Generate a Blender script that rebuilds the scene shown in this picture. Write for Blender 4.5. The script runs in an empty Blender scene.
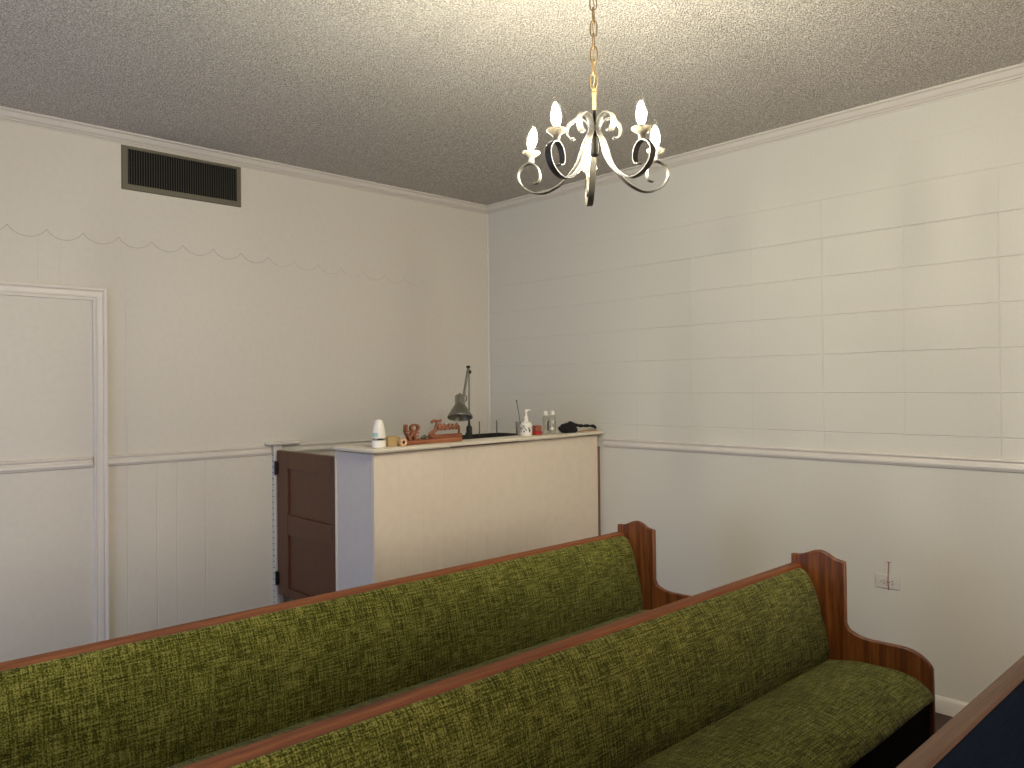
import bpy, bmesh, math, random
from mathutils import Vector, Matrix, noise
random.seed(7)
S = bpy.context.scene
COL = S.collection
PI = math.pi
EPS = 0.0005

# ------------------------------------------------------------------ helpers
class MB:
    """collects verts / faces (+uv) and links them as one mesh object"""
    def __init__(s): s.v = []; s.f = []; s.uv = {}; s.mi = {}; s.cur = 0
    def face(s, idx, uvs=None):
        s.f.append(tuple(idx))
        if uvs: s.uv[len(s.f)-1] = uvs
        if s.cur: s.mi[len(s.f)-1] = s.cur
    def box(s, x0, x1, y0, y1, z0, z1):
        b = len(s.v)
        s.v += [(x0,y0,z0),(x1,y0,z0),(x1,y1,z0),(x0,y1,z0),(x0,y0,z1),(x1,y0,z1),(x1,y1,z1),(x0,y1,z1)]
        for q in ((0,3,2,1),(4,5,6,7),(0,1,5,4),(1,2,6,5),(2,3,7,6),(3,0,4,7)): s.face([b+i for i in q])
    def loft(s, rings, closed=True, caps=True, wrap=False):
        """rings: lists of points with equal length"""
        b = len(s.v); n = len(rings[0]); m = len(rings)
        for r in rings: s.v += [tuple(p) for p in r]
        for i in range(m if wrap else m-1):
            i2 = (i+1) % m
            for j in range(n if closed else n-1):
                k = (j+1) % n
                s.face((b+i*n+j, b+i*n+k, b+i2*n+k, b+i2*n+j))
        if caps and closed and not wrap:
            s.face([b+j for j in range(n)][::-1]); s.face([b+(m-1)*n+j for j in range(n)])
    def lathe(s, prof, c=(0,0,0), seg=20, axis='z', caps=True):
        rings = []
        for r, z in prof:
            r = max(r, 1e-4); ring = []
            for k in range(seg):
                a = 2*PI*k/seg; p = (r*math.cos(a), r*math.sin(a), z)
                if axis == 'x': p = (z, r*math.cos(a), r*math.sin(a))
                if axis == 'y': p = (r*math.sin(a), z, r*math.cos(a))
                ring.append((c[0]+p[0], c[1]+p[1], c[2]+p[2]))
            rings.append(ring)
        s.loft(rings, caps=caps)
    def tube(s, pts, rad, seg=8, ry=None, up=(0,0,1), wrap=False):
        pts = [Vector(p) for p in pts]; n = len(pts); rings = []
        R = rad if isinstance(rad, (list,tuple)) else [rad]*n
        up = Vector(up)
        for i, p in enumerate(pts):
            if wrap: t = pts[(i+1)%n]-pts[i-1]
            else: t = pts[min(i+1,n-1)]-pts[max(i-1,0)]
            t.normalize()
            a = up.cross(t)
            if a.length < 1e-3: a = Vector((1,0,0)).cross(t)
            a.normalize(); c = t.cross(a)
            q = (ry if ry else 1)
            rings.append([p + a*R[i]*math.cos(2*PI*k/seg) + c*R[i]*q*math.sin(2*PI*k/seg) for k in range(seg)])
        s.loft(rings, wrap=wrap)
    def prism(s, poly, axis, a0, a1):
        """extrude a 2-D polygon along an axis; poly in the two other axes (cyclic order kept x,y,z)"""
        def P(u, v, w): return {'x':(w,u,v),'y':(u,w,v),'z':(u,v,w)}[axis]
        s.loft([[P(u,v,a0) for u,v in poly],[P(u,v,a1) for u,v in poly]])
    def build(s, name, mat, parent=None, smooth=None, bevel=0, subsurf=0):
        me = bpy.data.meshes.new(name); me.from_pydata(s.v, [], s.f)
        bm = bmesh.new(); bm.from_mesh(me)
        if not s.uv: bmesh.ops.recalc_face_normals(bm, faces=bm.faces)
        bm.to_mesh(me); bm.free()
        if s.uv:
            l = me.uv_layers.new(name='UVMap')
            for i, po in enumerate(me.polygons):
                if i in s.uv:
                    for k, li in enumerate(po.loop_indices): l.data[li].uv = s.uv[i][k]
        for m in (mat if isinstance(mat, (list,tuple)) else [mat]): me.materials.append(m)
        for i, k in s.mi.items(): me.polygons[i].material_index = k
        if smooth:
            for po in me.polygons: po.use_smooth = True
            me.set_sharp_from_angle(angle=math.radians(smooth))
        o = bpy.data.objects.new(name, me); COL.objects.link(o)
        if parent: o.parent = parent
        if bevel:
            b = o.modifiers.new('bevel','BEVEL'); b.width = bevel; b.segments = 2; b.limit_method = 'ANGLE'
        if subsurf:
            b = o.modifiers.new('sub','SUBSURF'); b.levels = subsurf; b.render_levels = subsurf
        return o

def tag(o, label=None, cat=None, group=None, kind=None):
    if label: o['label'] = label
    if cat: o['category'] = cat
    if group: o['group'] = group
    if kind: o['kind'] = kind
    return o
def empty(name, loc, rz=0):
    o = bpy.data.objects.new(name, None); COL.objects.link(o)
    o.location = loc; o.rotation_euler = (0,0,rz); o.empty_display_size = .1
    return o
def struct(o, label=None, cat=None):
    o['kind'] = 'structure'; return tag(o, label, cat)
def crom(pts, n=6):
    P = [Vector(p) for p in pts]; out = []
    for i in range(len(P)-1):
        a = P[max(i-1,0)]; b = P[i]; c = P[i+1]; d = P[min(i+2,len(P)-1)]
        for k in range(n):
            t = k/n
            out.append(.5*((2*b)+(c-a)*t+(2*a-5*b+4*c-d)*t*t+(3*b-a-3*c+d)*t**3))
    out.append(P[-1]); return out
def copy_tree(o, parent=None):
    c = o.copy(); COL.objects.link(c)
    if parent: c.parent = parent
    for ch in list(o.children): copy_tree(ch, c)
    return c

# ------------------------------------------------------------------ materials
def srgb(r, g, b):
    f = lambda c: (c/255/12.92) if c/255 <= .04045 else ((c/255+.055)/1.055)**2.4
    return (f(r), f(g), f(b), 1)
def newmat(name):
    m = bpy.data.materials.new(name); m.use_nodes = True
    nt = m.node_tree; return m, nt, nt.nodes['Principled BSDF']
def N(nt, t, **k):
    n = nt.nodes.new(t)
    for a, v in k.items():
        if a.startswith('i_'): n.inputs[a[2:]].default_value = v
        else: setattr(n, a, v)
    return n
def coords(nt, scale=(1,1,1), kind='Object', rot=(0,0,0)):
    tc = N(nt,'ShaderNodeTexCoord'); mp = N(nt,'ShaderNodeMapping')
    mp.inputs['Scale'].default_value = scale; mp.inputs['Rotation'].default_value = rot
    nt.links.new(tc.outputs[kind], mp.inputs[0]); return mp.outputs[0]
def ramp(nt, fac, stops):
    r = N(nt,'ShaderNodeValToRGB'); e = r.color_ramp.elements
    while len(e) < len(stops): e.new(.5)
    for i,(p,c) in enumerate(stops): e[i].position = p; e[i].color = c
    nt.links.new(fac, r.inputs[0]); return r.outputs[0]
def simple(name, col, rough=.5, metal=0, bump=0, bscale=60, var=0, spec=.5):
    m, nt, b = newmat(name)
    b.inputs['Base Color'].default_value = col; b.inputs['Roughness'].default_value = rough
    b.inputs['Metallic'].default_value = metal; b.inputs['Specular IOR Level'].default_value = spec
    n = N(nt,'ShaderNodeTexNoise', i_Scale=bscale, i_Detail=4)
    nt.links.new(coords(nt), n.inputs['Vector'])
    if var:
        lo = tuple(c*(1-var) for c in col[:3])+(1,); hi = tuple(min(1,c*(1+var)) for c in col[:3])+(1,)
        nt.links.new(ramp(nt, n.outputs[0], [(.3,lo),(.7,hi)]), b.inputs['Base Color'])
    if bump:
        bp = N(nt,'ShaderNodeBump', i_Strength=bump, i_Distance=.002)
        nt.links.new(n.outputs[0], bp.inputs['Height']); nt.links.new(bp.outputs[0], b.inputs['Normal'])
    return m

WALL = srgb(212,206,194)
M_wall = simple('cream_wall_paint', WALL, .55, bump=.12, bscale=35, var=.02, spec=.35)
M_block = simple('painted_block', srgb(208,204,192), .75, bump=.25, bscale=90, var=.02, spec=.35)
M_trim = simple('white_trim_paint', srgb(216,209,198), .4, bump=.05, bscale=40, var=.015)
M_panel = simple('white_counter_paint', srgb(222,209,191), .45, bump=.1, bscale=20, var=.03)
M_ledge = simple('worn_cream_ledge_paint', srgb(220,210,190), .4, bump=.1, bscale=25, var=.05)
M_dark = simple('dark_gap', srgb(40,32,26), .8)
M_black = simple('black_plastic', srgb(16,17,19), .45)
M_blackcloth = simple('black_cloth', srgb(18,18,24), .9, bump=.6, bscale=160, var=.2)
M_iron = simple('black_iron', srgb(35,33,30), .4, metal=.7)

def popcorn():
    m, nt, b = newmat('popcorn_ceiling')
    b.inputs['Roughness'].default_value = .9; b.inputs['Specular IOR Level'].default_value = .15
    b.inputs['Base Color'].default_value = srgb(186,180,170)
    c = coords(nt)
    vo = N(nt,'ShaderNodeTexVoronoi', i_Scale=115); nt.links.new(c, vo.inputs['Vector'])
    n = N(nt,'ShaderNodeTexNoise', i_Scale=60, i_Detail=4, i_Roughness=.75); nt.links.new(c, n.inputs['Vector'])
    r = ramp(nt, vo.outputs['Distance'], [(.1,(1,1,1,1)),(.62,(0,0,0,1))])
    mu = N(nt,'ShaderNodeMath', operation='MULTIPLY'); nt.links.new(r, mu.inputs[0]); nt.links.new(n.outputs[0], mu.inputs[1])
    n2 = N(nt,'ShaderNodeTexNoise', i_Scale=185, i_Detail=2); nt.links.new(c, n2.inputs['Vector'])
    nt.links.new(ramp(nt, n2.outputs[0], [(.33,srgb(152,145,135)),(.48,srgb(182,175,164)),(.62,srgb(224,217,206))]), b.inputs['Base Color'])
    bp = N(nt,'ShaderNodeBump', i_Strength=1.0, i_Distance=.014)
    nt.links.new(mu.outputs[0], bp.inputs['Height']); nt.links.new(bp.outputs[0], b.inputs['Normal'])
    return m
M_ceil = popcorn()

def wood(name, c0, c1, c2, axis, rough=.38, scale=1.0):
    m, nt, b = newmat(name)
    b.inputs['Roughness'].default_value = rough
    sc = {'x':(1.2,26,26),'z':(26,26,1.6),'y':(26,1.6,26)}[axis]
    v = coords(nt, tuple(s*scale for s in sc))
    n = N(nt,'ShaderNodeTexNoise', i_Scale=1.6, i_Detail=6, i_Distortion=.6); nt.links.new(v, n.inputs['Vector'])
    n2 = N(nt,'ShaderNodeTexNoise', i_Scale=7, i_Detail=3); nt.links.new(v, n2.inputs['Vector'])
    mx = N(nt,'ShaderNodeMath', operation='MULTIPLY_ADD'); mx.inputs[1].default_value = .35
    nt.links.new(n2.outputs[0], mx.inputs[0]); nt.links.new(n.outputs[0], mx.inputs[2])
    nt.links.new(ramp(nt, mx.outputs[0], [(.45,c0),(.66,c1),(.85,c2)]), b.inputs['Base Color'])
    bp = N(nt,'ShaderNodeBump', i_Strength=.15, i_Distance=.001); nt.links.new(n.outputs[0], bp.inputs['Height'])
    nt.links.new(bp.outputs[0], b.inputs['Normal'])
    return m
OAK = (srgb(74,36,12), srgb(112,60,24), srgb(134,78,34))
M_oak_z = wood('oak_end_panel', *OAK, 'z')
M_oak_x = wood('oak_rail', srgb(92,44,15), srgb(126,68,29), srgb(148,88,42), 'x', .6)
M_oakd_x = wood('dark_oak_rail', srgb(72,48,33), srgb(94,66,47), srgb(110,80,58), 'x', .5)
M_oakd_z = wood('dark_oak_panel', srgb(86,60,44), srgb(108,80,60), srgb(126,96,74), 'z')
M_seat_shade = simple('under_seat_shade_black', srgb(7,5,4), .9, spec=.1)
M_gate = simple('brown_gate_paint', srgb(88,51,29), .42, bump=.15, bscale=30, var=.1)
M_floor = wood('dark_floor_boards', srgb(34,17,10), srgb(50,26,16), srgb(64,35,22), 'x', .5, .6)
M_sign = wood('reddish_sign_wood', srgb(104,56,34), srgb(142,84,54), srgb(164,106,70), 'x', .55, 2)

def fabric(name, dark, mid, light, sx=1.0):
    m, nt, b = newmat(name)
    b.inputs['Roughness'].default_value = .95; b.inputs['Specular IOR Level'].default_value = .1
    b.inputs['Sheen Weight'].default_value = 0 if 'navy' in name else .12
    def nz(scale, detail, s):
        v = coords(nt, scale, 'UV')
        n = N(nt,'ShaderNodeTexNoise', i_Scale=s, i_Detail=detail, i_Roughness=.6); n.noise_dimensions = '2D'
        nt.links.new(v, n.inputs['Vector']); return n.outputs[0]
    a = nz((13,180,1), 2, 1.0)       # slub yarns along the pew
    c = nz((180,13,1), 2, 1.0)       # yarns across
    d = nz((210,210,1), 0, 1.0)      # single stitches
    e = nz((5,7,1), 3, 1.0)          # cloudy tone
    def add(x, y, w):
        k = N(nt,'ShaderNodeMath', operation='MULTIPLY_ADD'); k.inputs[1].default_value = w
        nt.links.new(y, k.inputs[0]); nt.links.new(x, k.inputs[2]); return k.outputs[0]
    z = add(a, c, 1.0); z = add(z, d, .75); z = add(z, e, .3)
    q = N(nt,'ShaderNodeMath', operation='DIVIDE'); q.inputs[1].default_value = 3.05; nt.links.new(z, q.inputs[0])
    nt.links.new(ramp(nt, q.outputs[0], [(.39,dark),(.5,mid),(.62,light)]), b.inputs['Base Color'])
    bp = N(nt,'ShaderNodeBump', i_Strength=.5, i_Distance=.002)
    nt.links.new(q.outputs[0], bp.inputs['Height']); nt.links.new(bp.outputs[0], b.inputs['Normal'])
    return m
M_green = fabric('green_tweed', srgb(44,47,13), srgb(93,95,37), srgb(146,144,76))
M_navy = fabric('navy_tweed', srgb(9,18,32), srgb(12,22,37), srgb(16,27,43))

def glass(name, tint=(1,1,1,1), gloss=.1, rough=.03, fres=.5):
    m = bpy.data.materials.new(name); m.use_nodes = True; nt = m.node_tree; nt.nodes.clear()
    o = N(nt,'ShaderNodeOutputMaterial'); t = N(nt,'ShaderNodeBsdfTransparent', i_Color=tint)
    g = N(nt,'ShaderNodeBsdfGlossy', i_Roughness=rough); f = N(nt,'ShaderNodeLayerWeight', i_Blend=.25)
    mm = N(nt,'ShaderNodeMath', operation='MULTIPLY_ADD'); mm.inputs[1].default_value = fres; mm.inputs[2].default_value = gloss*.4
    nt.links.new(f.outputs['Fresnel'], mm.inputs[0])
    x = N(nt,'ShaderNodeMixShader'); nt.links.new(mm.outputs[0], x.inputs[0])
    nt.links.new(t.outputs[0], x.inputs[1]); nt.links.new(g.outputs[0], x.inputs[2]); nt.links.new(x.outputs[0], o.inputs[0])
    return m
M_bulb = glass('bulb_glass', (1,.98,.94,1), .01, .2, .06)
M_clear = glass('clear_plastic', (.94,.93,.91,1), .3, .1)
M_pane = glass('window_glass', (.97,.99,1,1), .05)
def emit(name, col, s):
    m = bpy.data.materials.new(name); m.use_nodes = True; nt = m.node_tree; nt.nodes.clear()
    o = N(nt,'ShaderNodeOutputMaterial'); e = N(nt,'ShaderNodeEmission', i_Color=col, i_Strength=s)
    nt.links.new(e.outputs[0], o.inputs[0]); return m
LAMP = 385
M_fil = emit('glowing_filament', (1,.985,.835,1), LAMP)

# ------------------------------------------------------------------ room dimensions
CEIL = 2.942
XL, YF = -5.6, -7.0        # left wall, wall behind the camera
H_CROWN = 2.887

# floor / ceiling
mb = MB(); mb.box(XL-.15, .15, YF-.15, .15, -.12, 0); struct(mb.build('floor', M_floor))
mb = MB(); mb.box(XL-.15, .15, YF-.15, .15, CEIL, CEIL+.12); struct(mb.build('ceiling', M_ceil))

# back wall (y=0) with shallow board grooves
def grooved(mb, x0, x1, z0, z1, gs, w=.005, d=.0016):
    xs = [x0]; ys = [0]
    for g in sorted(gs):
        xs += [g-w, g, g+w]; ys += [0, d, 0]
    xs.append(x1); ys.append(0)
    b = len(mb.v)
    for x, y in zip(xs, ys): mb.v += [(x,y,z0),(x,y,z1)]
    for i in range(len(xs)-1): mb.face((b+2*i, b+2*i+2, b+2*i+3, b+2*i+1))
mb = MB()
DX0, DX1, DZ = -3.62, -2.785, 2.031          # boarded doorway
low = [-2.618,-2.465,-2.357,-2.196]; up = [-2.620]
grooved(mb, DX1, 0, 0, 1.18, low); grooved(mb, DX1, 0, 1.18, DZ, up)
grooved(mb, XL, DX0, 0, DZ, [-4.2,-4.6,-5.0])
grooved(mb, XL, 0, DZ, 2.335, [-3.037,-2.934,-2.620], d=.0009)
grooved(mb, XL, 0, 2.335, CEIL, [])
mb.box(XL-.15, 0.15, .03, .15, 0, CEIL)
# reveals around the boarded doorway
mb.box(DX0-.002, DX0, 0, .03, 0, DZ); mb.box(DX1, DX1+.002, 0, .03, 0, DZ); mb.box(DX0, DX1, 0, .03, DZ, DZ+.002)
struct(mb.build('wall_back', M_wall))

# right wall (x=0): plain below the rail, painted block above (stacked joints)
mb = MB()
mb.box(.012, .15, YF, .0, 0, CEIL)
mb.box(0, .012, YF, 0, 0, 1.19)
yj = [-3.446 + .4064*k for k in range(-9, 9)]; yj = [YF] + [y for y in yj if YF+.05 < y < -.05] + [0]
zj = [1.7116 + .2032*k for k in range(-2, 6)]; zj = [1.19] + zj + [CEIL]
for i in range(len(yj)-1):
    for j in range(len(zj)-1):
        y0, y1, z0, z1 = yj[i], yj[i+1], zj[j], zj[j+1]
        k = 1.0 if z1 < 2.4 else .45 if z1 < 2.55 else .12      # upper courses are filled with more paint
        if y0 > -1.5: k *= .6
        strong = lambda yy: min(abs(yy+3.446), abs(yy+2.633)) < .02
        dh = .0036*k; ez = .004; V0 = .0032*k if strong(y0) else .0011*k; V1 = .0032*k if strong(y1) else .0011*k
        ys = ((y0,V0),(y0+.005,0),(y1-.005,0),(y1,V1)); zs = ((z0,dh),(z0+ez,0),(z1-ez,0),(z1,dh))
        b = len(mb.v); mb.v += [(max(dy,dz_),y,z) for z,dz_ in zs for y,dy in ys]
        for p in range(3):
            for q in range(3): mb.face((b+p*4+q, b+p*4+q+1, b+p*4+q+5, b+p*4+q+4))
struct(mb.build('wall_right', M_block))

# left wall with a window, wall behind the camera
WY0, WY1, WZ0, WZ1 = -2.5, -.55, .35, 1.95
mb = MB()
mb.box(XL-.15, XL, YF, WY0, 0, CEIL); mb.box(XL-.15, XL, WY1, 0, 0, CEIL)
mb.box(XL-.15, XL, WY0, WY1, 0, WZ0); mb.box(XL-.15, XL, WY0, WY1, WZ1, CEIL)
struct(mb.build('wall_left', M_wall))
FX0, FX1, FZ0, FZ1 = -3.4, -1.2, .75, 2.25
mb = MB(); mb.box(XL-.15, FX0, YF-.15, YF, 0, CEIL); mb.box(FX1, .15, YF-.15, YF, 0, CEIL)
mb.box(FX0, FX1, YF-.15, YF, 0, FZ0); mb.box(FX0, FX1, YF-.15, YF, FZ1, CEIL); struct(mb.build('wall_front', M_wall))
def window(name, loc, rz, w, wz):
    """local frame: +x points into the room"""
    wroot = struct(empty(name, loc, rz)); wy = w/2
    mb = MB()
    for a, b_, c, d in ((-wy,wy,0,.05),(-wy,wy,wz-.05,wz),(-wy,-wy+.05,.05,wz-.05),(wy-.05,wy,.05,wz-.05),(-.025,.025,.05,wz-.05)):
        mb.box(-.11,-.05,a,b_,c,d)
    mb.build('window_frame', M_trim, wroot, bevel=.004)
    mb = MB(); mb.box(-.083,-.078,-wy+.05,-.025,.05,wz-.05); mb.box(-.083,-.078,.025,wy-.05,.05,wz-.05); mb.build('pane', M_pane, wroot)
    mb = MB(); mb.box(.0005,.05,-wy-.04,wy+.04,-.03,0); mb.box(-.04,.0005,-wy,wy,.0005,.006); mb.build('window_sill', M_trim, wroot, bevel=.003)
    pl = bpy.data.lights.new('window_portal','AREA'); pl.shape = 'RECTANGLE'; pl.size = wz; pl.size_y = w
    pl.cycles.is_portal = True
    po = bpy.data.objects.new('window_portal', pl); COL.objects.link(po); po.parent = wroot
    po.location = (-.14,0,wz/2); po.rotation_euler = (0,-PI/2,0)
window('window_1', (XL,(WY0+WY1)/2,WZ0), 0, WY1-WY0, WZ1-WZ0)
window('fill_window', ((FX0+FX1)/2,YF,FZ0), PI/2, FX1-FX0, FZ1-FZ0)  # unseen window added behind the camera for warm fill light

# ---- mouldings
crown = [(0,0),(.007,0),(.010,.005),(.003,.008),(.013,.011),(.016,.016),(.008,.0185),(.018,.022),(.024,.027),(.033,.036),(.040,.043),(.036,.0445),(.050,.046),(.054,.050),(.054,.055),(0,.055)]
def run_back(mb, prof, x0, x1, z, m0=0, m1=0):
    """profile (depth, height) swept along the back wall; m = mitre factor at the ends"""
    mb.loft([[(x0+m0*d, -d, z+h) for d,h in prof],[(x1+m1*d, -d, z+h) for d,h in prof]])
def run_right(mb, prof, y0, y1, z, m0=0, m1=0):
    mb.loft([[(-d, y0+m0*d, z+h) for d,h in prof],[(-d, y1+m1*d, z+h) for d,h in prof]])
def run_left(mb, prof, y0, y1, z, m0=0, m1=0):
    mb.loft([[(XL+d, y0+m0*d, z+h) for d,h in prof],[(XL+d, y1+m1*d, z+h) for d,h in prof]])
mb = MB(); run_back(mb, crown, XL, 0, H_CROWN, 1, -1); struct(mb.build('trim_1', M_trim, smooth=40))
mb = MB(); run_right(mb, crown, YF, 0, H_CROWN, 0, -1); struct(mb.build('trim_2', M_trim, smooth=40))
mb = MB(); run_left(mb, crown, YF, 0, H_CROWN, 0, -1); struct(mb.build('trim_9', M_trim, smooth=40))
rail = [(0,0),(.007,.001),(.012,.004),(.013,.009),(.019,.011),(.022,.017),(.022,.025),(.018,.031),(.010,.034),(.008,.040),(.011,.045),(.020,.047),(.022,.051),(.020,.056),(.014,.059),(0,.060)]
ZR = 1.155
mb = MB(); run_back(mb, rail, -2.719, -1.80, ZR); struct(mb.build('trim_3', M_trim, smooth=40))
mb = MB(); run_back(mb, rail, -1.78, 0, ZR, 0, -1); struct(mb.build('trim_4', M_trim, smooth=40))
mb = MB(); run_right(mb, rail, YF, -1.15, ZR); run_right(mb, rail, -1.065, 0, ZR, 0, -1); struct(mb.build('trim_5', M_trim, smooth=40))
mb = MB(); run_back(mb, rail, XL, DX0-.066, ZR); struct(mb.build('trim_6', M_trim, smooth=40))
base = [(0,0),(.014,0),(.014,.058),(.011,.068),(.006,.075),(0,.078)]
mb = MB(); run_right(mb, base, YF, -1.15, 0); run_right(mb, base, -1.065, 0, 0, 0, -1); struct(mb.build('baseboard_right', M_trim, smooth=40))
mb = MB(); run_back(mb, base, -2.719, -1.80, 0); run_back(mb, base, -1.78, 0, 0, 0, -1); run_back(mb, base, XL, DX0-.066, 0)
struct(mb.build('baseboard_back', M_trim, smooth=40))
mb = MB(); run_left(mb, base, YF, 0, 0); struct(mb.build('baseboard_left', M_trim, smooth=40))
# corner bead
mb = MB(); mb.tube([(-.004,-.004,1.215),(-.004,-.004,H_CROWN)], .009, 8, up=(0,1,0)); struct(mb.build('trim_7', M_trim, smooth=60))
# scalloped raised paint line left of the corner
mb = MB()
cus = [(-3.164-.17*k, 2.382) for k in range(8,0,-1)] + [(-3.164,2.382),(-2.994,2.379),(-2.826,2.382),(-2.654,2.382),(-2.481,2.379),(-2.313,2.378),(-2.141,2.377),(-1.973,2.372),(-1.801,2.367)]
x = -1.801; z = 2.367
while x < -.75: x += .17; z -= .0062; cus.append((x, z))
for (x0,z0),(x1,z1) in zip(cus, cus[1:]):
    pts = []
    for k in range(13):
        t = k/12; s = 1-(2*t-1)**2
        pts.append((x0+(x1-x0)*t, -.0002, z0+(z1-z0)*t-.047*s**.8))
    mb.tube(pts, .0012 if x1 < -1.7 else .0006, 5, up=(0,1,0))
struct(mb.build('trim_8', simple('grey_pencil_line', srgb(160,152,138), .7), smooth=60))

# boarded doorway
door = struct(empty('door_1', ((DX0+DX1)/2, 0, 0)))
hw = (DX1-DX0)/2
mb = MB(); mb.box(-hw, hw, .004, .028, 0, DZ); mb.build('door_panel', M_wall, door)
cas = [(0,0),(.010,.002),(.012,.010),(.009,.014),(.013,.020),(.016,.028),(.016,.044),(.012,.048),(.018,.052),(.022,.058),(.022,.064),(.018,.066),(0,.066)]  # (depth, outward)
mb = MB()
mb.loft([[(hw+o, -d, 0) for d,o in cas],[(hw+o, -d, DZ+o) for d,o in cas],[(-hw-o, -d, DZ+o) for d,o in cas],[(-hw-o, -d, 0) for d,o in cas]])
mb.build('door_casing', M_trim, door, smooth=35)
mb = MB(); mb.loft([[(-hw,.004-d,ZR+h) for d,h in rail],[(hw-.006,.004-d,ZR+h) for d,h in rail]]); mb.build('chair_rail', M_trim, door, smooth=40)

# ------------------------------------------------------------------ air vent
vent = tag(empty('air_vent', (-2.304, 0, 2.644)), 'wide dark grey air vent grille under the crown moulding', 'air vent')
W = .667/2; Hh = .240
mb = MB(); fr = .030
mb.loft([[(-W,0,0),(W,0,0),(W,0,Hh),(-W,0,Hh)],[(-W+.004,-.012,.004),(W-.004,-.012,.004),(W-.004,-.012,Hh-.004),(-W+.004,-.012,Hh-.004)],
         [(-W+fr,-.012,fr),(W-fr,-.012,fr),(W-fr,-.012,Hh-fr*.6),(-W+fr,-.012,Hh-fr*.6)],[(-W+fr,-.002,fr),(W-fr,-.002,fr),(W-fr,-.002,Hh-fr*.6),(-W+fr,-.002,Hh-fr*.6)]], caps=False)
M_vent = simple('olive_grey_metal', srgb(104,99,84), .5, metal=.2)
mb.build('frame', M_vent, vent)
mb = MB(); mb.box(-W+fr,W-fr,-.0018,-.0008,fr,Hh-fr*.6); mb.build('duct_opening', simple('dark_duct', srgb(14,13,12), .9), vent)
mb = MB(); n = 46
for k in range(n):
    xx = -W+fr+(k+.5)*(2*W-2*fr)/n
    mb.loft([[(xx-.0008,-.011,fr),(xx+.0008,-.011,fr),(xx+.0032,-.002,fr),(xx+.0016,-.002,fr)],[(xx-.0008,-.011,Hh-fr*.6),(xx+.0008,-.011,Hh-fr*.6),(xx+.0032,-.002,Hh-fr*.6),(xx+.0016,-.002,Hh-fr*.6)]])
o = mb.build('louvers', simple('dark_louver_metal', srgb(98,93,82), .5, metal=.2), vent)

# ------------------------------------------------------------------ reception counter in the corner
CX, CY = -1.777, -1.108
zl = lambda x: 1.246 + (x+1.81)/1.8*.013       # the ledge climbs a little to the right
ct = tag(empty('reception_counter', (CX, CY, 0)), 'white boxed-in reception counter with narrow ledge in the room corner', 'counter')
def L(mb): mb.v = [(x-CX, y-CY, z) for x,y,z in mb.v]; return mb
mb = MB()
b = len(mb.v)
# front panel of boards with hairline joints
xs = [CX+.0005]
for x in (-1.62,-1.47,-1.33,-1.17,-1.02,-.86,-.70,-.53,-.37,-.2): xs += [x-.002,x,x+.002]
xs.append(-.030)
fr_, bk_ = [], []
for i, x in enumerate(xs):
    d = .0012 if (i % 3 == 2 and i < len(xs)-1) else 0
    fr_.append((x, CY+d)); bk_.append((x, CY+.03))
poly = fr_ + bk_[::-1]
mb.loft([[(x,y,0) for x,y in poly],[(x,y,zl(x)-.029) for x,y in poly]])  # top stops short of the ledge; the gap draws the lip's shadow line
L(mb).build('front_panel', M_panel, ct)
mb = MB(); mb.box(CX, CX+.03, CY+.0305, -.745, 0, 1.216); L(mb).build('side_panel', simple('counter_paint_side_shade', srgb(204,197,188), .5, bump=.1, bscale=20, var=.02), ct)  # same paint as the front, darkened to carry this side's shade
mb = MB(); mb.box(CX-.003, CX+.032, -.7445, -.724, 0, 1.216); L(mb).build('gate_jamb', M_ledge, ct, bevel=.003)
mb = MB(); mb.box(CX-.004, CX, CY-.004, CY+.012, 0, 1.215); L(mb).build('corner_bead', M_panel, ct, bevel=.0015)
# L-shaped ledge with rounded edge
def ledge_ring(x, y): pass
mb = MB()
T = .018
out = [(-1.812,-.76),(-1.812,-1.13),(-1.806,-1.142),(-1.794,-1.148),(-.006,-1.148),(-.006,-.965),(-1.70,-.965),(-1.70,-.76)]
def off(o_, e):
    cx = sum(p[0] for p in o_)/len(o_)
    r = []
    for x,y in o_:
        nx = x + (e if x < -1.75 else (-e if x > -.01 else (-e if (x > -1.71 and y > -.97 and x < -1.6) else 0)))
        ny = y + (e if y < -1.1 else (-e))
        r.append((nx,ny))
    return r
mb.loft([[(x,y,zl(x)-T) for x,y in off(out,.004)],[(x,y,zl(x)-T+.005) for x,y in out],[(x,y,zl(x)-.005) for x,y in out],[(x,y,zl(x)) for x,y in off(out,.005)]])
L(mb).build('ledge', M_ledge, ct, smooth=40)
mb = MB(); mb.box(-.0295,-.0005, CY+.005, CY+.03, 0, 1.155); L(mb).build('end_gap_strip', simple('brown_gap', srgb(122,88,70), .8), ct)
mb = MB(); mb.box(CX+.031, -.014, -1.077, -.62, 1.08, 1.10); L(mb).build('inner_shelf', M_panel, ct, bevel=.003)
for xx in (-1.6,-.9,-.15):
    mb = MB(); mb.box(xx-.02, xx+.02, -.70, -.66, 0, 1.0795); L(mb).build('shelf_leg', M_panel, ct)

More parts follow.
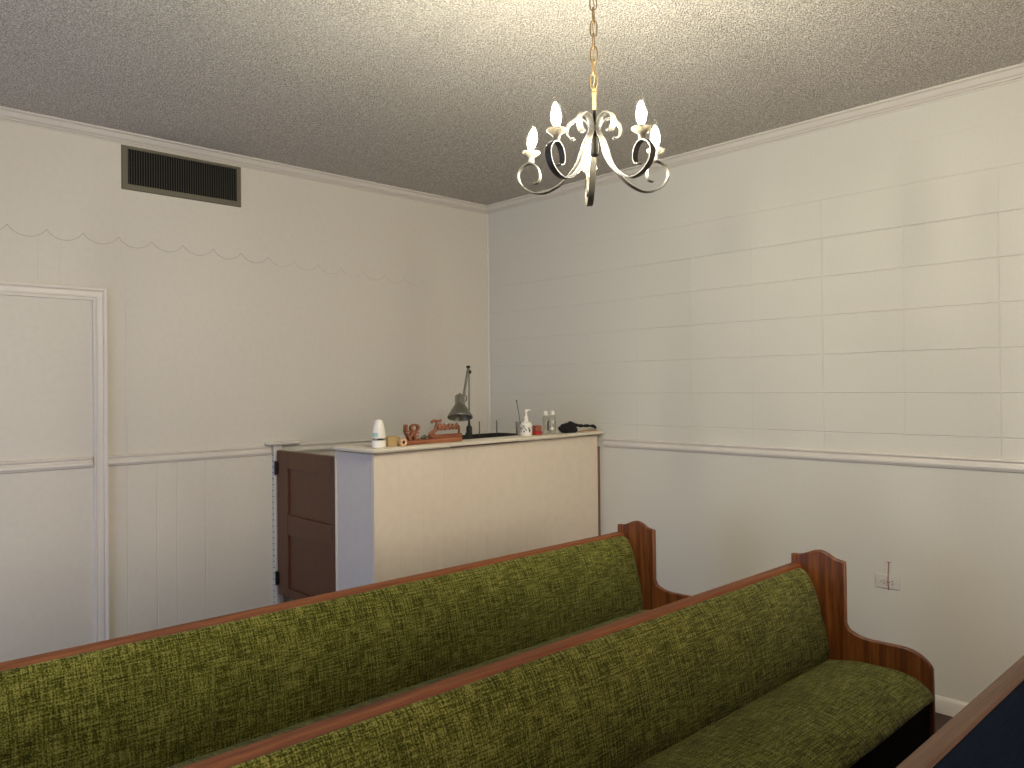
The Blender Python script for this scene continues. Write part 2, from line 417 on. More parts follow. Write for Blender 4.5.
# gate post on the back wall
gp = tag(empty('gate_post', (-1.79, 0, 0)), 'short white gate post with rounded cap against the back wall', 'post')
mb = MB(); mb.box(.002, .055, -.030, -.0005, 0, 1.216); mb.build('post', M_trim, gp, bevel=.003)
mb = MB(); mb.loft([[(-.025,-.058,1.2165),(.15,-.058,1.2165),(.165,-.045,1.2165),(.165,-.0005,1.2165),(-.04,-.0005,1.2165),(-.045,-.045,1.2165)],
                    [(-.04,-.064,1.225),(.155,-.064,1.225),(.172,-.048,1.225),(.172,-.0005,1.225),(-.048,-.0005,1.225),(-.052,-.048,1.225)],
                    [(-.036,-.058,1.236),(.15,-.058,1.236),(.165,-.045,1.236),(.165,-.0005,1.236),(-.04,-.0005,1.236),(-.046,-.045,1.236)]])
mb.build('cap', M_trim, gp, smooth=30)
m_, nt_, b_s = newmat('notched_strip'); sp = N(nt_,'ShaderNodeSeparateXYZ'); nt_.links.new(coords(nt_), sp.inputs[0])
fr1 = N(nt_,'ShaderNodeMath', operation='FRACT'); mz = N(nt_,'ShaderNodeMath', operation='MULTIPLY'); mz.inputs[1].default_value = 1/.036
nt_.links.new(sp.outputs[2], mz.inputs[0]); nt_.links.new(mz.outputs[0], fr1.inputs[0])
rp = ramp(nt_, fr1.outputs[0], [(.0,srgb(84,78,72)),(.13,srgb(205,200,194))]); nt_.nodes[-1].color_ramp.interpolation = 'CONSTANT'
nt_.links.new(rp, b_s.inputs['Base Color'])
mb = MB(); mb.box(.0003,.0015,-.028,-.008,.05,1.17); mb.build('notched_strip', m_, gp)

# brown half door
gt = tag(empty('half_door', (CX, -.045, .31)), 'brown painted two-panel half door closing the counter', 'gate')
GW = .672; GH = .875; TH = .03
def G(y0,y1,z0,z1,x0,x1): mb.box(x0,x1,-y1,-y0,z0,z1)
mb = MB()
G(0,.130,0,GH,0,TH); G(.640,GW,0,GH,0,TH)
G(.130,.640,0,.055,0,TH); G(.130,.640,.375,.495,0,TH); G(.130,.640,.770,GH,0,TH)
mb.build('door_frame', M_gate, gt, bevel=.004)
mb = MB(); G(.131,.639,.056,.374,.011,.02); mb.build('lower_panel', M_gate, gt)
mb = MB(); G(.131,.639,.496,.769,.011,.02); mb.build('upper_panel', M_gate, gt)
for zz in (.06, .73):
    mb = MB(); mb.box(-.006,-.0005,-.018,.0,zz,zz+.075); mb.tube([(-.006,.004,zz-.004),(-.006,.004,zz+.079)], .008, 10, up=(0,1,0))
    mb.box(-.006,.012,.0,.0035,zz,zz+.075)
    mb.build('hinge', M_iron, gt, smooth=40)

# ------------------------------------------------------------------ pews
def pew(name, y0, xe, fab, ox, oz, label, length=3.9):
    root = tag(empty(name, (xe, y0, 0)), label, 'pew')
    # end panel profile (y, z)
    top = crom([(.003,.848,0),(-.03,.849,0),(-.062,.859,0),(-.092,.872,0),(-.122,.877,0),(-.152,.868,0),(-.182,.852,0),(-.223,.844,0)], 4)
    arm = crom([(-.225,.60,0),(-.238,.577,0),(-.272,.563,0),(-.31,.556,0),(-.36,.556,0),(-.43,.557,0),(-.468,.553,0),(-.50,.541,0),(-.528,.521,0),(-.545,.498,0)], 4)
    prof = [(p.x,p.y) for p in top] + [(p.x,p.y) for p in arm] + [(-.548,.3),(-.54,.10),(-.556,.0),(.02,0),(.008,.10),(.004,.45)]
    for sx, nm in ((0,'end_panel'),(-length-.024,'end_panel')):
        mb = MB(); mb.prism(prof, 'x', sx, sx+.024)
        o = mb.build(nm, oz, root, smooth=30, bevel=.005)
    # top rail
    rl = [(0,.775),(0,.803),(-.004,.81),(-.030,.81),(-.040,.807),(-.044,.800),(-.044,.782),(-.040,.775)]
    mb = MB(); mb.prism(rl, 'x', -length+.0005, -.0005); mb.build('top_rail', ox, root, smooth=40)
    # back board behind the cushion
    mb = MB(); mb.prism([(-.003,.7745),(-.018,.7745),(-.112,.40),(-.100,.39)], 'x', -length+.001, -.001); mb.build('back_board', ox, root)
    def cushion(pts, nm, parent, inset=0):
        P = crom([(a,b_,0) for a,b_ in pts], 6); P = [(p.x,p.y) for p in P]
        mb = MB(); n = 60; x0, x1 = -length+.002, -.002
        acc = [0]
        for a, b_ in zip(P, P[1:]): acc.append(acc[-1]+math.hypot(b_[0]-a[0], b_[1]-a[1]))
        cxm = sum(p[0] for p in P)/len(P); czm = sum(p[1] for p in P)/len(P)
        xs_ = [x0, x0+.004, x0+.012, x0+.03] + [x0+.03+(x1-x0-.06)*k/n for k in range(1,n)] + [x1-.03, x1-.012, x1-.004, x1]
        m = len(P)
        for i, xx in enumerate(xs_):
            e = min(xx-x0, x1-xx); sh = .010*max(0, 1-e/.03)**2       # the stuffing rounds off at the ends
            for (py, pz) in P:
                dy, dz = cxm-py, czm-pz; l = math.hypot(dy,dz) or 1
                w = .0022*noise.noise(Vector((xx*3.1, py*9, pz*9+y0*5)))
                mb.v.append((xx, py+dy/l*(sh+w), pz+dz/l*(sh+w)))
        for i in range(len(xs_)-1):
            for j in range(m-1):
                mb.face((i*m+j,(i+1)*m+j,(i+1)*m+j+1,i*m+j+1), [(xs_[i],acc[j]),(xs_[i+1],acc[j]),(xs_[i+1],acc[j+1]),(xs_[i],acc[j+1])])
        mb.face([j for j in range(m)], [(P[j][0],P[j][1]) for j in range(m)])
        mb.face([(len(xs_)-1)*m+j for j in range(m)][::-1], [(P[j][0],P[j][1]) for j in range(m)][::-1])
        return mb.build(nm, fab, parent, smooth=50)
    cushion([(-.030,.772),(-.037,.792),(-.049,.797),(-.066,.785),(-.086,.755),(-.110,.705),(-.130,.645),(-.146,.575),(-.157,.515),(-.160,.465),(-.156,.425),(-.125,.415),(-.114,.45),(-.108,.50)], 'backrest', root)
    cushion([(-.125,.385),(-.130,.428),(-.148,.441),(-.19,.450),(-.25,.463),(-.31,.471),(-.38,.474),(-.44,.468),(-.495,.453),(-.534,.430),(-.554,.405),(-.550,.388),(-.515,.380)], 'seat', root)
    mb = MB(); mb.prism([(-.12,.355),(-.12,.384),(-.515,.379),(-.515,.350)], 'x', -length+.001, -.001); mb.build('seat_board', oz, root)
    mb = MB(); mb.box(-length+.001,-.001,-.532,-.520,.06,.3785); mb.build('under_seat_shade', M_seat_shade, root)  # near-black sheet added to stand for the deep shade under the seat
    for xx in (-length*.36, -length*.70):
        mb = MB(); mb.prism([(-.12,.354),(-.485,.349),(-.44,.10),(-.47,0),(-.10,0),(-.13,.1)], 'x', xx-.014, xx+.014); mb.build('leg', oz, root, bevel=.003)
    return root
pew('church_pew', -1.943, -.857, M_green, M_oak_x, M_oak_z, 'green tweed church pew with oak ends, the one nearer the counter')
pew('church_pew', -2.905, -.897, M_green, M_oak_x, M_oak_z, 'middle green tweed pew whose whole scrolled oak end and seat show')
pew('church_pew', -3.886, -.890, M_navy, M_oakd_x, M_oakd_z, 'navy upholstered pew with brown rail at the bottom right corner')

# ------------------------------------------------------------------ chandelier
CHX, CHY = -2.2265, -2.982
ch = tag(empty('chandelier', (CHX, CHY, 2.243), 0), 'five-armed scrolled metal chandelier with lit candle bulbs hanging on chain', 'chandelier')
ZB = 2.243
M_pewter = simple('aged_pewter', srgb(62,57,50), .5, metal=.1, bump=.2, bscale=50, var=.15)
M_cup = simple('pale_milky_cup', srgb(112,106,97), .5)
_t = M_cup.node_tree; _tr = N(_t,'ShaderNodeBsdfTranslucent', i_Color=srgb(235,225,208)); _mx = N(_t,'ShaderNodeMixShader', i_Fac=.10)
_t.links.new(_t.nodes['Principled BSDF'].outputs[0], _mx.inputs[1]); _t.links.new(_tr.outputs[0], _mx.inputs[2]); _t.links.new(_mx.outputs[0], _t.nodes['Material Output'].inputs[0])
M_brass = simple('antique_brass', srgb(112,90,56), .5, metal=.6)
armp = [(.060,2.297),(.070,2.296),(.080,2.306),(.084,2.322),(.078,2.339),(.062,2.351),(.044,2.353),(.029,2.346),(.021,2.334),(.0165,2.321),(.0165,2.308),(.023,2.296),(.033,2.279),(.041,2.256),(.049,2.233),(.061,2.210),(.080,2.187),(.108,2.163),(.140,2.147),(.167,2.142),(.198,2.149),(.225,2.167),(.239,2.192),(.237,2.215),(.222,2.231),(.202,2.237),(.184,2.229),(.173,2.211),(.171,2.192),(.176,2.178),(.189,2.174)]
curve = crom([(r,0,z-ZB) for r,z in armp], 4)
cam_dir = math.atan2(CHY+4.4859, CHX+3.9916)
BR = .199
for k in range(5):
    a = cam_dir + math.radians(4.5 + (1.2 if k == 0 else 0)) + k*2*PI/5
    ca, sa = math.cos(a), math.sin(a)
    sag = (.075, 0, .032, .032, 0)[k]               # the arms hang a little unevenly
    mb = MB(); rings = []
    for i, p in enumerate(curve):
        t = curve[min(i+1,len(curve)-1)]-curve[max(i-1,0)]; t.normalize()
        nrm = Vector((-t.z, 0, t.x))
        w = .0095 if k >= 0 else 0; th = .0016
        if i < 3 or i > len(curve)-4: w *= .9
        sq = [(w,th),(w*.8,th*1.5),(-w*.8,th*1.5),(-w,th),(-w,-th),(-w*.8,-th*1.5),(w*.8,-th*1.5),(w,-th)]
        ring = []
        for u, v in sq:
            q = Vector((p.x,0,p.z)) + nrm*v
            ring.append((q.x*ca - u*sa, q.x*sa + u*ca, q.z - sag*max(0,q.x-.09)*1.4*(1 if p.x > .09 else 0)))
        rings.append(ring)
    mb.loft(rings)
    arm = mb.build('arm', M_pewter, ch, smooth=50)
    bx, by = BR*ca, BR*sa; dzk = -sag*(BR-.09)*1.4
    lean = Vector((math.sin(.8144), -math.cos(.8144)))*(.16 if k == 1 else -.03)
    def fit(mb, z0=None):
        mb.v = [(x+(lean.x*(z-z0) if z0 else 0), y+(lean.y*(z-z0) if z0 else 0), z+dzk) for x,y,z in mb.v]; return mb
    mb = MB(); mb.lathe([(.006,2.2385-ZB),(.009,2.240-ZB),(.009,2.250-ZB),(.012,2.255-ZB),(.022,2.262-ZB),(.028,2.268-ZB),(.0285,2.271-ZB),(.026,2.2705-ZB),(.018,2.265-ZB),(.011,2.262-ZB)], (bx,by,0), 24)
    fit(mb).build('cup', M_cup, arm, smooth=50)
    mb = MB(); mb.lathe([(.0105,2.2622-ZB),(.0105,2.276-ZB),(.0085,2.2775-ZB)], (bx,by,0), 20); fit(mb).build('socket', simple('ivory_socket', srgb(225,215,195), .5), arm, smooth=50)
    mb = MB(); mb.lathe([(.009,2.278-ZB),(.0125,2.285-ZB),(.0155,2.295-ZB),(.0168,2.306-ZB),(.0160,2.318-ZB),(.0135,2.330-ZB),(.0098,2.342-ZB),(.0062,2.353-ZB),(.0032,2.362-ZB),(.0008,2.367-ZB)], (bx,by,0), 20)
    bulb = fit(mb, 2.277-ZB).build('bulb', M_bulb, ch, smooth=80)
    mb = MB(); mb.lathe([(.001,2.284-ZB),(.0095,2.289-ZB),(.0128,2.298-ZB),(.0136,2.308-ZB),(.0118,2.320-ZB),(.0075,2.333-ZB),(.001,2.345-ZB)], (bx,by,0), 10)
    fit(mb, 2.277-ZB).build('filament', M_fil, bulb, smooth=80)
mb = MB(); mb.lathe([(.005,2.236-ZB),(.012,2.240-ZB),(.0135,2.245-ZB),(.0135,2.290-ZB),(.012,2.294-ZB),(.006,2.297-ZB)], seg=8); mb.build('hub', M_pewter, ch, smooth=30)
mb = MB(); mb.lathe([(.0055,2.297-ZB),(.006,2.305-ZB),(.0042,2.33-ZB),(.0045,2.375-ZB)], seg=12); mb.build('stem', M_iron, ch, smooth=50)
mb = MB(); mb.lathe([(.0045,2.375-ZB),(.0058,2.378-ZB),(.0058,2.418-ZB),(.008,2.422-ZB),(.008,2.427-ZB),(.006,2.430-ZB),(.008,2.434-ZB),(.007,2.440-ZB),(.003,2.444-ZB)], seg=14); mb.build('brass_coupling', M_brass, ch, smooth=40)
mb = MB()
def link(zc, rot, h=.024, w=.0105, r=.0021):
    pts = []
    for k in range(16):
        t = 2*PI*k/16
        x_ = w*math.cos(t); z_ = (h-w)*(1 if math.sin(t) > 0 else -1)*min(1,abs(math.sin(t))*1.5) + w*.9*math.sin(t)
        pts.append((x_*math.cos(rot), x_*math.sin(rot), zc+z_))
    mb.tube(pts, r, 6, wrap=True, up=(-math.sin(rot), math.cos(rot), 0))
zc = 2.462; k = 0; rot0 = cam_dir+PI/2-.25
while zc < 2.925:
    link(zc-ZB, rot0 if k % 2 == 0 else rot0+PI/2); zc += .0385; k += 1
mb.build('chain', M_brass, ch, smooth=60)
mb = MB(); mb.tube([(.003*math.sin(i*1.3), .003*math.cos(i*1.3), 2.445-ZB+i*.02) for i in range(24)], .0016, 6, up=(1,0,0)); mb.build('lamp_cord', simple('gold_cord', srgb(110,90,58), .7), ch, smooth=60)
mb = MB(); mb.lathe([(.008,2.905-ZB),(.03,2.912-ZB),(.052,2.925-ZB),(.06,CEIL-.003-ZB)], seg=28); mb.build('canopy', M_brass, ch, smooth=50)


# ------------------------------------------------------------------ things on the ledge
def on(x): return zl(x)+.0004
# air freshener
x0, y0 = -1.725, -1.075
t = tag(empty('air_freshener', (x0,y0,on(x0))), 'white egg-shaped air freshener with dark band at ledge corner', 'air freshener')
M_white = simple('white_plastic', srgb(232,226,214), .3)
mb = MB(); mb.lathe([(.030,0),(.035,.004),(.037,.02),(.036,.038),(.034,.040)], seg=28); mb.build('base', M_white, t, smooth=40)
mb = MB(); mb.lathe([(.0335,.0405),(.0335,.0515)], seg=28); mb.build('band', simple('grey_band', srgb(140,130,114), .4), t, smooth=40)
mb = MB(); mb.lathe([(.034,.052),(.0355,.060),(.0345,.080),(.031,.100),(.0265,.120),(.021,.138),(.017,.144),(.011,.146)], seg=28); mb.build('shell', M_white, t, smooth=50)
mb = MB(); mb.lathe([(.0085,.1462),(.0085,.1485),(.007,.1495)], seg=16); mb.build('spray_button', M_white, t, smooth=40)
va = math.atan2(-4.486-y0, -3.99-x0)
def patch(mb, a0, a1, prof, n=8):
    rings = [[(r*math.cos(a0+(a1-a0)*k/n), r*math.sin(a0+(a1-a0)*k/n), z) for k in range(n+1)] for r, z in prof]
    mb.loft(rings, closed=False)
mb = MB(); patch(mb, va-.18, va+.72, [(.0342,.0425),(.0342,.050)]); mb.build('sensor_window', M_black, t)
mb = MB(); patch(mb, va-1.1, va-.15, [(.0362,.060),(.0352,.080)]); mb.build('label', simple('teal_label', srgb(150,190,176), .5), t)
# tan box
x0, y0 = -1.612, -1.02
t = tag(empty('cardboard_box', (x0,y0,on(x0))), 'small tan cardboard box just right of the white air freshener', 'box')
mb = MB(); mb.box(-.038,.038,-.03,.03,0,.050); mb.build('carton', simple('tan_card', srgb(176,150,104), .8, var=.08, bscale=20), t, bevel=.002)
mb = MB(); mb.box(-.0375,.0375,-.001,.0295,.0503,.052); mb.build('lid_flap', simple('tan_card_flap', srgb(186,162,116), .8), t)
# tape roll
x0, y0 = -1.582, -1.085
t = tag(empty('tape_roll', (x0,y0,on(x0))), 'little peach-coloured roll standing between tan box and wooden sign', 'tape roll')
mb = MB(); mb.lathe([(.010,-.011),(.0205,-.011),(.0215,-.008),(.0215,.008),(.0205,.011),(.010,.011),(.010,-.011)], (0,0,.0215), 24, 'y', caps=False); mb.build('roll', simple('peach_tape', srgb(206,166,132), .5), t, smooth=40)
mb = MB(); mb.lathe([(.0098,-.008),(.0098,.008)], (0,0,.0215), 20, 'y'); mb.build('core', M_dark, t, smooth=40)
# wooden word sign
x0, y0 = -1.345, -1.045
t = tag(empty('wooden_sign', (x0,y0,on(x0))), 'reddish wooden word sign with stacked LOVE and script word on long base', 'sign')
mb = MB(); mb.box(-.205,.188,-.022,.022,0,.026); mb.box(-.03,.188,-.022,.022,.026,.046)
mb.build('base', M_sign, t, bevel=.003)
def text_mesh(txt, size, ext, fat):
    cu = bpy.data.curves.new('t','FONT'); cu.body = txt; cu.size = size; cu.extrude = ext; cu.offset = fat; cu.align_x = 'CENTER'
    o = bpy.data.objects.new('t', cu); COL.objects.link(o)
    dg = bpy.context.evaluated_depsgraph_get()
    me = bpy.data.meshes.new_from_object(o.evaluated_get(dg))
    bpy.data.objects.remove(o); bpy.data.curves.remove(cu); return me
def text(txt, size, ext, fat, loc, mat, parent, name, rot=(PI/2,0,0), sx=1.0):
    me = text_mesh(txt, size, ext, fat); me.name = name
    me.transform(Matrix.Translation(loc) @ Matrix.Rotation(rot[2],4,'Z') @ Matrix.Rotation(rot[0],4,'X') @ Matrix.Diagonal((sx,1,1,1)))
    me.materials.clear(); me.materials.append(mat)
    o = bpy.data.objects.new(name, me); COL.objects.link(o); o.parent = parent; return o
M_sign2 = wood('carved_sign_wood', srgb(100,56,36), srgb(136,82,54), srgb(158,102,70), 'z', .55, 1)
text('LO', .058, .013, .0015, (-.148,0,.0705), M_sign2, t, 'letters', sx=1.35)
text('VE', .058, .013, .0015, (-.148,0,.0262), M_sign2, t, 'letters', sx=1.35)
t.rotation_euler.y = -.0072
def strokes(mb, sts, r, depth, ox, oz, s, sz):
    for st in sts:
        P = crom([(ox+a*s, 0, oz+b_*sz) for a,b_ in st], 4)
        mb.tube(P, r, 8, up=(0,1,0), ry=depth)
mb = MB()
J = [[(.02,.80),(.10,.95),(.30,1.0),(.55,.97),(.78,1.0)],[(.50,.97),(.42,.6),(.30,.15),(.18,-.25),(.02,-.38),(-.12,-.3),(-.05,-.12),(.2,-.02),(.5,.1)]]
e_ = [[(.55,.25),(.75,.38),(.80,.52),(.70,.58),(.60,.42),(.62,.2),(.78,.12),(.95,.25)]]
s_ = [[(.95,.25),(1.12,.58),(1.10,.5),(1.22,.3),(1.16,.13),(1.02,.14),(1.2,.12),(1.38,.3)]]
u_ = [[(1.38,.3),(1.44,.58),(1.42,.25),(1.52,.12),(1.68,.25),(1.78,.58)],[(1.78,.58),(1.74,.25),(1.84,.12),(1.98,.25)]]
s2 = [[(1.98,.25),(2.14,.58),(2.12,.5),(2.26,.3),(2.20,.13),(2.04,.14)]]
strokes(mb, J+e_+s_+u_+s2, .0072, 1.2, -.016, .0675, .086, .056)
mb.box(-.014,-.004,-.006,.006,.0455,.06); mb.box(.177,.186,-.006,.006,.0455,.082)
o = mb.build('script_word', M_sign2, t, smooth=50)
mb = MB(); mb.lathe([(.004,.0262),(.012,.030),(.014,.038),(.008,.046),(.002,.050)], (-.062,0,0), 10); mb.lathe([(.003,.027),(.010,.031),(.009,.040),(.002,.044)], (-.080,-.004,0), 10)
mb.build('ornament', simple('dark_green_ornament', srgb(74,78,60), .6), t, smooth=60)

# desk lamp clamped on the ledge's rear edge
x0, y0 = -1.022, -.955
t = tag(empty('desk_lamp', (x0,y0,1.10)), 'grey swing-arm desk lamp with cone shade clamped behind the ledge', 'lamp')
M_lampg = simple('grey_lamp_metal', srgb(112,110,98), .35, metal=.5)
dz = 1.10
mb = MB(); mb.box(.005,.035,.0,.03,.0005,.19); mb.lathe([(.016,.19),(.018,.197),(.018,.222),(.008,.232),(.006,.262)], (.02,.012,0), 12)
mb.box(-.012,.005,.004,.026,.10,.125); mb.build('clamp', M_black, t, smooth=35, bevel=.002)
mb = MB(); mb.tube([(.02,.012,.262),(.022,.012,.545)], .0045, 8, up=(1,0,0)); mb.tube([(.028,.016,.262),(.030,.016,.545)], .0025, 6, up=(1,0,0)); mb.build('lower_arm', M_lampg, t, smooth=50)
mb = MB(); mb.tube([(.016,.006,.575),(-.028,-.004,.41)], .0055, 8, up=(0,1,0)); mb.tube([(.006,.006,.572),(-.038,-.004,.415)], .003, 6, up=(0,1,0)); mb.build('upper_arm', M_lampg, t, smooth=50)
mb = MB(); mb.lathe([(.006,-.014),(.011,-.012),(.011,.012),(.006,.014)], (.020,.01,.548), 12, 'y'); mb.lathe([(.004,-.01),(.0085,-.009),(.0085,.009),(.004,.01)], (.014,.008,.578), 12, 'y'); mb.tube([(.020,.01,.548),(.014,.008,.585)], .006, 8, up=(0,1,0)); mb.build('elbow_joint', M_black, t, smooth=50)
sc = (-.063,-.005)
tm = Matrix.Translation((sc[0],sc[1],.40)) @ Matrix.Rotation(math.radians(19), 4, Vector((0,0,-1)).cross(Vector((-.64,-.765,0)))) @ Matrix.Translation((-sc[0],-sc[1],-.40))
def tilt(mb): mb.v = [tuple(tm @ Vector(v)) for v in mb.v]; return mb
mb = MB(); mb.lathe([(.073,.274),(.074,.280),(.070,.289),(.052,.319),(.036,.343),(.032,.349)], (sc[0],sc[1],0), 28, caps=False); mb.lathe([(.0715,.2745),(.068,.287),(.050,.317),(.034,.342)], (sc[0],sc[1],0), 28, caps=False); tilt(mb).build('shade', M_lampg, t, smooth=50)
mb = MB(); mb.lathe([(.033,.349),(.030,.353),(.029,.405),(.025,.411),(.006,.412),(.005,.425),(.001,.427)], (sc[0],sc[1],0), 24); tilt(mb).build('socket_housing', simple('light_grey_housing', srgb(150,146,132), .25, metal=.7), t, smooth=40)
mb = MB(); pts = [(sc[0]+.028+.02*math.cos(a), sc[1]-.005, .392+.02*math.sin(a)) for a in [(-1.8+3.6*i/12) for i in range(13)]]; mb.tube(pts, .003, 6, up=(0,1,0)); mb.build('handle', M_black, t, smooth=50)

# black organiser with thin rods behind the ledge
t = tag(empty('desk_organizer', (-.72,-.80,1.1005)), 'low black desk tray with two thin rods behind the ledge', 'organizer')
mb = MB(); mb.box(-.24,.17,-.09,.09,0,.008); mb.box(-.24,.17,-.09,-.084,.008,.158); mb.box(-.24,.17,.084,.09,.008,.158); mb.box(-.24,-.234,-.084,.084,.008,.158); mb.box(.164,.17,-.084,.084,.008,.158)
mb.build('tray', M_black, t)
M_rod = simple('dark_rod', srgb(66,62,56), .5)
for xx, yy in ((-.10,-.03),(.045,-.03)):
    mb = MB(); mb.tube([(xx,yy,.0082),(xx-.004,yy,.245)], .0035, 6, up=(1,0,0)); mb.build('rod', M_rod, t, smooth=60)

# glass with stick
x0, y0 = -.625, -.995
t = tag(empty('drinking_glass', (x0,y0,on(x0))), 'clear tumbler holding one thin dark stick behind pump bottle', 'glass')
mb = MB(); mb.lathe([(.026,0),(.031,.002),(.035,.085),(.0335,.085),(.0295,.006),(.001,.006)], seg=24); mb.build('tumbler', M_clear, t, smooth=40)
mb = MB(); mb.tube([(.008,.0,.008),(-.012,.0,.11),(-.035,.0,.215)], .0022, 6, up=(0,1,0)); mb.lathe([(.001,.211),(.004,.213),(.004,.219),(.001,.221)], (-.0355,0,0), 8); mb.build('stick', M_rod, t, smooth=60)
# pump bottle
x0, y0 = -.657, -1.075
t = tag(empty('pump_bottle', (x0,y0,on(x0))), 'white pump soap bottle with speckled label on the ledge', 'bottle')
mb = MB(); mb.lathe([(.029,0),(.033,.004),(.034,.05),(.032,.062),(.024,.070),(.013,.074),(.011,.082)], seg=24); mb.build('body', M_white, t, smooth=50)
m, nt, b = newmat('speckled_label'); nz = N(nt,'ShaderNodeTexNoise', i_Scale=75, i_Detail=2); nt.links.new(coords(nt), nz.inputs['Vector'])
nt.links.new(ramp(nt, nz.outputs[0], [(.40,srgb(70,70,78)),(.47,srgb(225,220,212))]), b.inputs['Base Color'])
mb = MB(); mb.lathe([(.0343,.010),(.0347,.055)], seg=24, caps=False); mb.build('label', m, t, smooth=60)
mb = MB(); mb.lathe([(.012,.0822),(.013,.092),(.012,.098),(.006,.100),(.0045,.122),(.009,.124),(.009,.132),(.004,.134)], seg=16); mb.tube([(0,0,.129),(.022,-.004,.131),(.034,-.006,.127)], [.005,.0042,.003], 8); mb.build('pump', M_white, t, smooth=40); t.scale = (1.08,1.08,1.22)
# red tin
x0, y0 = -.535, -1.045
t = tag(empty('small_tin', (x0,y0,on(x0))), 'small red container with brownish top beside white pump bottle', 'container')
mb = MB(); mb.box(-.028,.028,-.022,.022,0,.024); mb.build('body', simple('red_tin', srgb(170,46,38), .4), t, bevel=.004)
mb = MB(); mb.box(-.026,.026,-.020,.020,.0243,.060); mb.build('lid', simple('brown_red_top', srgb(150,86,66), .5, var=.15, bscale=80), t, bevel=.006)
# clear bottles
for i, (x0, y0, lab) in enumerate(((-.455,-1.045,'clear little bottle with white cap, the one beside the red container'),(-.392,-1.045,'clear little bottle with white cap, the one nearer the black bundle'))):
    t = tag(empty('clear_bottle', (x0,y0,on(x0))), lab, 'bottle', 'clear bottles on the ledge')
    mb = MB(); mb.lathe([(.018,0),(.0205,.003),(.0205,.082),(.017,.092),(.009,.097),(.009,.101)], seg=20); mb.build('body', M_clear, t, smooth=50)
    mb = MB(); mb.lathe([(.0118,.0985),(.0125,.1),(.0125,.117),(.010,.121),(.002,.122)], seg=18); mb.build('cap', M_white, t, smooth=40)
    t.scale = (1,1,1.2)
    mb = MB(); a0 = math.radians(-150 if i else -80); patch(mb, a0-.5, a0+.5, [(.0208,.02+.02*i*0),(.0208,.072 if i == 0 else .034)]); mb.build('label', M_rod if i == 0 else M_white, t)
# black bundle
x0, y0 = -.245, -1.075
t = tag(empty('black_pouch', (x0,y0,on(x0))), 'crumpled black cloth bundle with trailing strap at ledge right end', 'cloth bundle')
bm = bmesh.new(); bmesh.ops.create_icosphere(bm, subdivisions=4, radius=1)
for v in bm.verts:
    n = v.co.normalized(); k = 1 + .28*noise.noise(n*2.1+Vector((3,1,7))) + .12*noise.noise(n*5.5)
    p = Vector((n.x*.068*k, n.y*.042*k, n.z*.034*k+.026)); 
    if n.x < 0 and n.z > 0: p.z += .010*(-n.x)
    if p.z < 0: p.z = 0
    v.co = p
for f in bm.faces: f.smooth = True
me = bpy.data.meshes.new('bundle'); bm.to_mesh(me); bm.free(); me.materials.append(M_blackcloth)
o = bpy.data.objects.new('bundle', me); COL.objects.link(o); o.parent = t; o.location = (-.03,0,0)
mb = MB(); mb.tube([tuple(p) for p in crom([(-.06,-.01,.05),(-.03,-.012,.062),(0,-.006,.056),(.04,-.002,.046),(.09,0,.040),(.155,-.002,.038),(.215,-.006,.032),(.224,-.01,.016)],4)], [.019+.004*math.sin(i*1.7)-.0002*i for i in range(29)], 10, ry=.6); mb.build('strap', M_blackcloth, t, smooth=60)
mb = MB(); mb.box(.06,.21,-.035,.005,.0,.006); mb.build('card_backing', simple('beige_card', srgb(190,150,112), .7), t, bevel=.001)

# ------------------------------------------------------------------ outlet on the right wall
t = tag(empty('wall_outlet', (0,-2.949,.5405)), 'white horizontal wall outlet low on the block wall', 'outlet')
M_plate = simple('white_outlet_plate', srgb(206,199,188), .35)
mb = MB(); mb.loft([[(-.0005,-.058,0),(-.0005,.058,0),(-.0005,.058,.07),(-.0005,-.058,.07)],[(-.005,-.056,.002),(-.005,.056,.002),(-.005,.056,.068),(-.005,-.056,.068)],[(-.006,-.053,.005),(-.006,.053,.005),(-.006,.053,.065),(-.006,-.053,.065)]]); mb.build('plate', M_plate, t)
for yy in (-.0195,.0195):
    mb = MB(); mb.lathe([(.0165,-.0085),(.0172,-.0075),(.0172,-.0061)], (0,yy,.035), 20, 'x'); r = mb.build('receptacle', M_plate, t, smooth=40)
    mb = MB(); mb.box(-.0092,-.0086,yy-.009,yy-.002,.040,.043); mb.box(-.0092,-.0086,yy-.009,yy-.002,.027,.030); mb.lathe([(.0028,-.0092),(.0028,-.0086)], (0,yy+.008,.035), 10, 'x'); mb.build('slots', M_black, r)
mb = MB(); mb.lathe([(.003,-.0075),(.0034,-.0062)], (0,0,.035), 10, 'x'); mb.build('screw', simple('outlet_screw', srgb(150,140,125), .3, metal=.8), t)
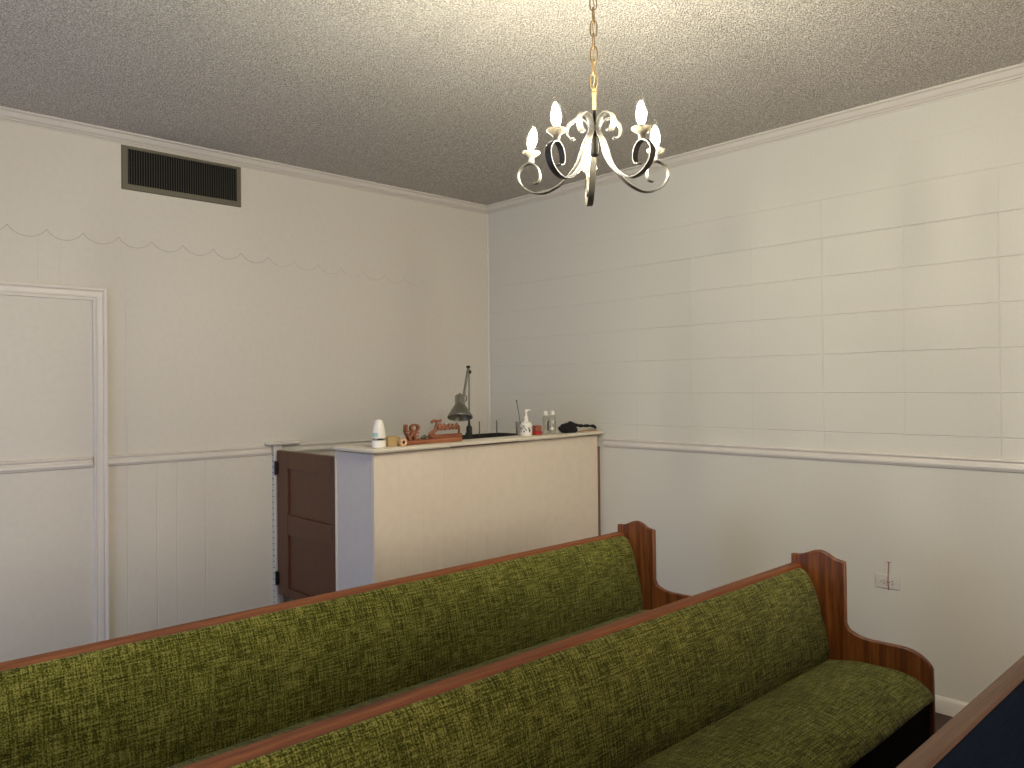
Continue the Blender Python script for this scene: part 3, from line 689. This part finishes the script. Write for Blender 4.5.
mb = MB(); mb.tube([(-.0108,-.007,-.004),(-.0115,-.006,.04),(-.0110,-.007,.09),(-.0025,-.007,.132)], .0018, 6, up=(0,1,0)); mb.tube([(-.0022,-.017,.133),(-.0022,.003,.133)], .0016, 6, up=(0,0,1))
wire = mb.build('wire_hook', simple('rusty_wire', srgb(150,92,76), .6), t, smooth=60); wire['label'] = 'thin reddish wire crossing the outlet'

# ------------------------------------------------------------------ light, world, camera
w = bpy.data.worlds.new('World'); S.world = w; w.use_nodes = True
bg = w.node_tree.nodes['Background']; bg.inputs[1].default_value = 1.0
wt = w.node_tree; tc = N(wt,'ShaderNodeTexCoord'); sp = N(wt,'ShaderNodeSeparateXYZ'); wt.links.new(tc.outputs['Generated'], sp.inputs[0])
sb = N(wt,'ShaderNodeMath', operation='SUBTRACT'); wt.links.new(sp.outputs[0], sb.inputs[0]); wt.links.new(sp.outputs[1], sb.inputs[1])
mr = N(wt,'ShaderNodeMapRange'); mr.inputs[1].default_value = -.35; mr.inputs[2].default_value = .35; wt.links.new(sb.outputs[0], mr.inputs[0])
wr = ramp(wt, mr.outputs[0], [(0,(.80,.97,1.55,1)),(1,(2.15,1.70,1.42,1))]); wt.links.new(wr, bg.inputs[0])   # open blue shade left, warm fill added behind
f, yaw, pitch, roll = 779.08, .8144, .0039, -.0097
F = Vector((math.cos(pitch)*math.cos(yaw), math.cos(pitch)*math.sin(yaw), math.sin(pitch)))
R = Vector((math.sin(yaw), -math.cos(yaw), 0)); U = R.cross(F)
R2 = math.cos(roll)*R + math.sin(roll)*U; U2 = -math.sin(roll)*R + math.cos(roll)*U
cam = bpy.data.cameras.new('camera'); cam.sensor_width = 36; cam.lens = 36*f/1024; cam.clip_start = .02
co = bpy.data.objects.new('camera', cam); COL.objects.link(co)
mw = Matrix((( R2.x,U2.x,-F.x,-3.9916),(R2.y,U2.y,-F.y,-4.4859),(R2.z,U2.z,-F.z,1.5562),(0,0,0,1)))
co.matrix_world = mw
S.camera = co
vs = S.view_settings
vs.view_transform = 'Standard'; vs.look = 'None'; vs.gamma = 1; vs.use_curve_mapping = False
vs.exposure = 2.0
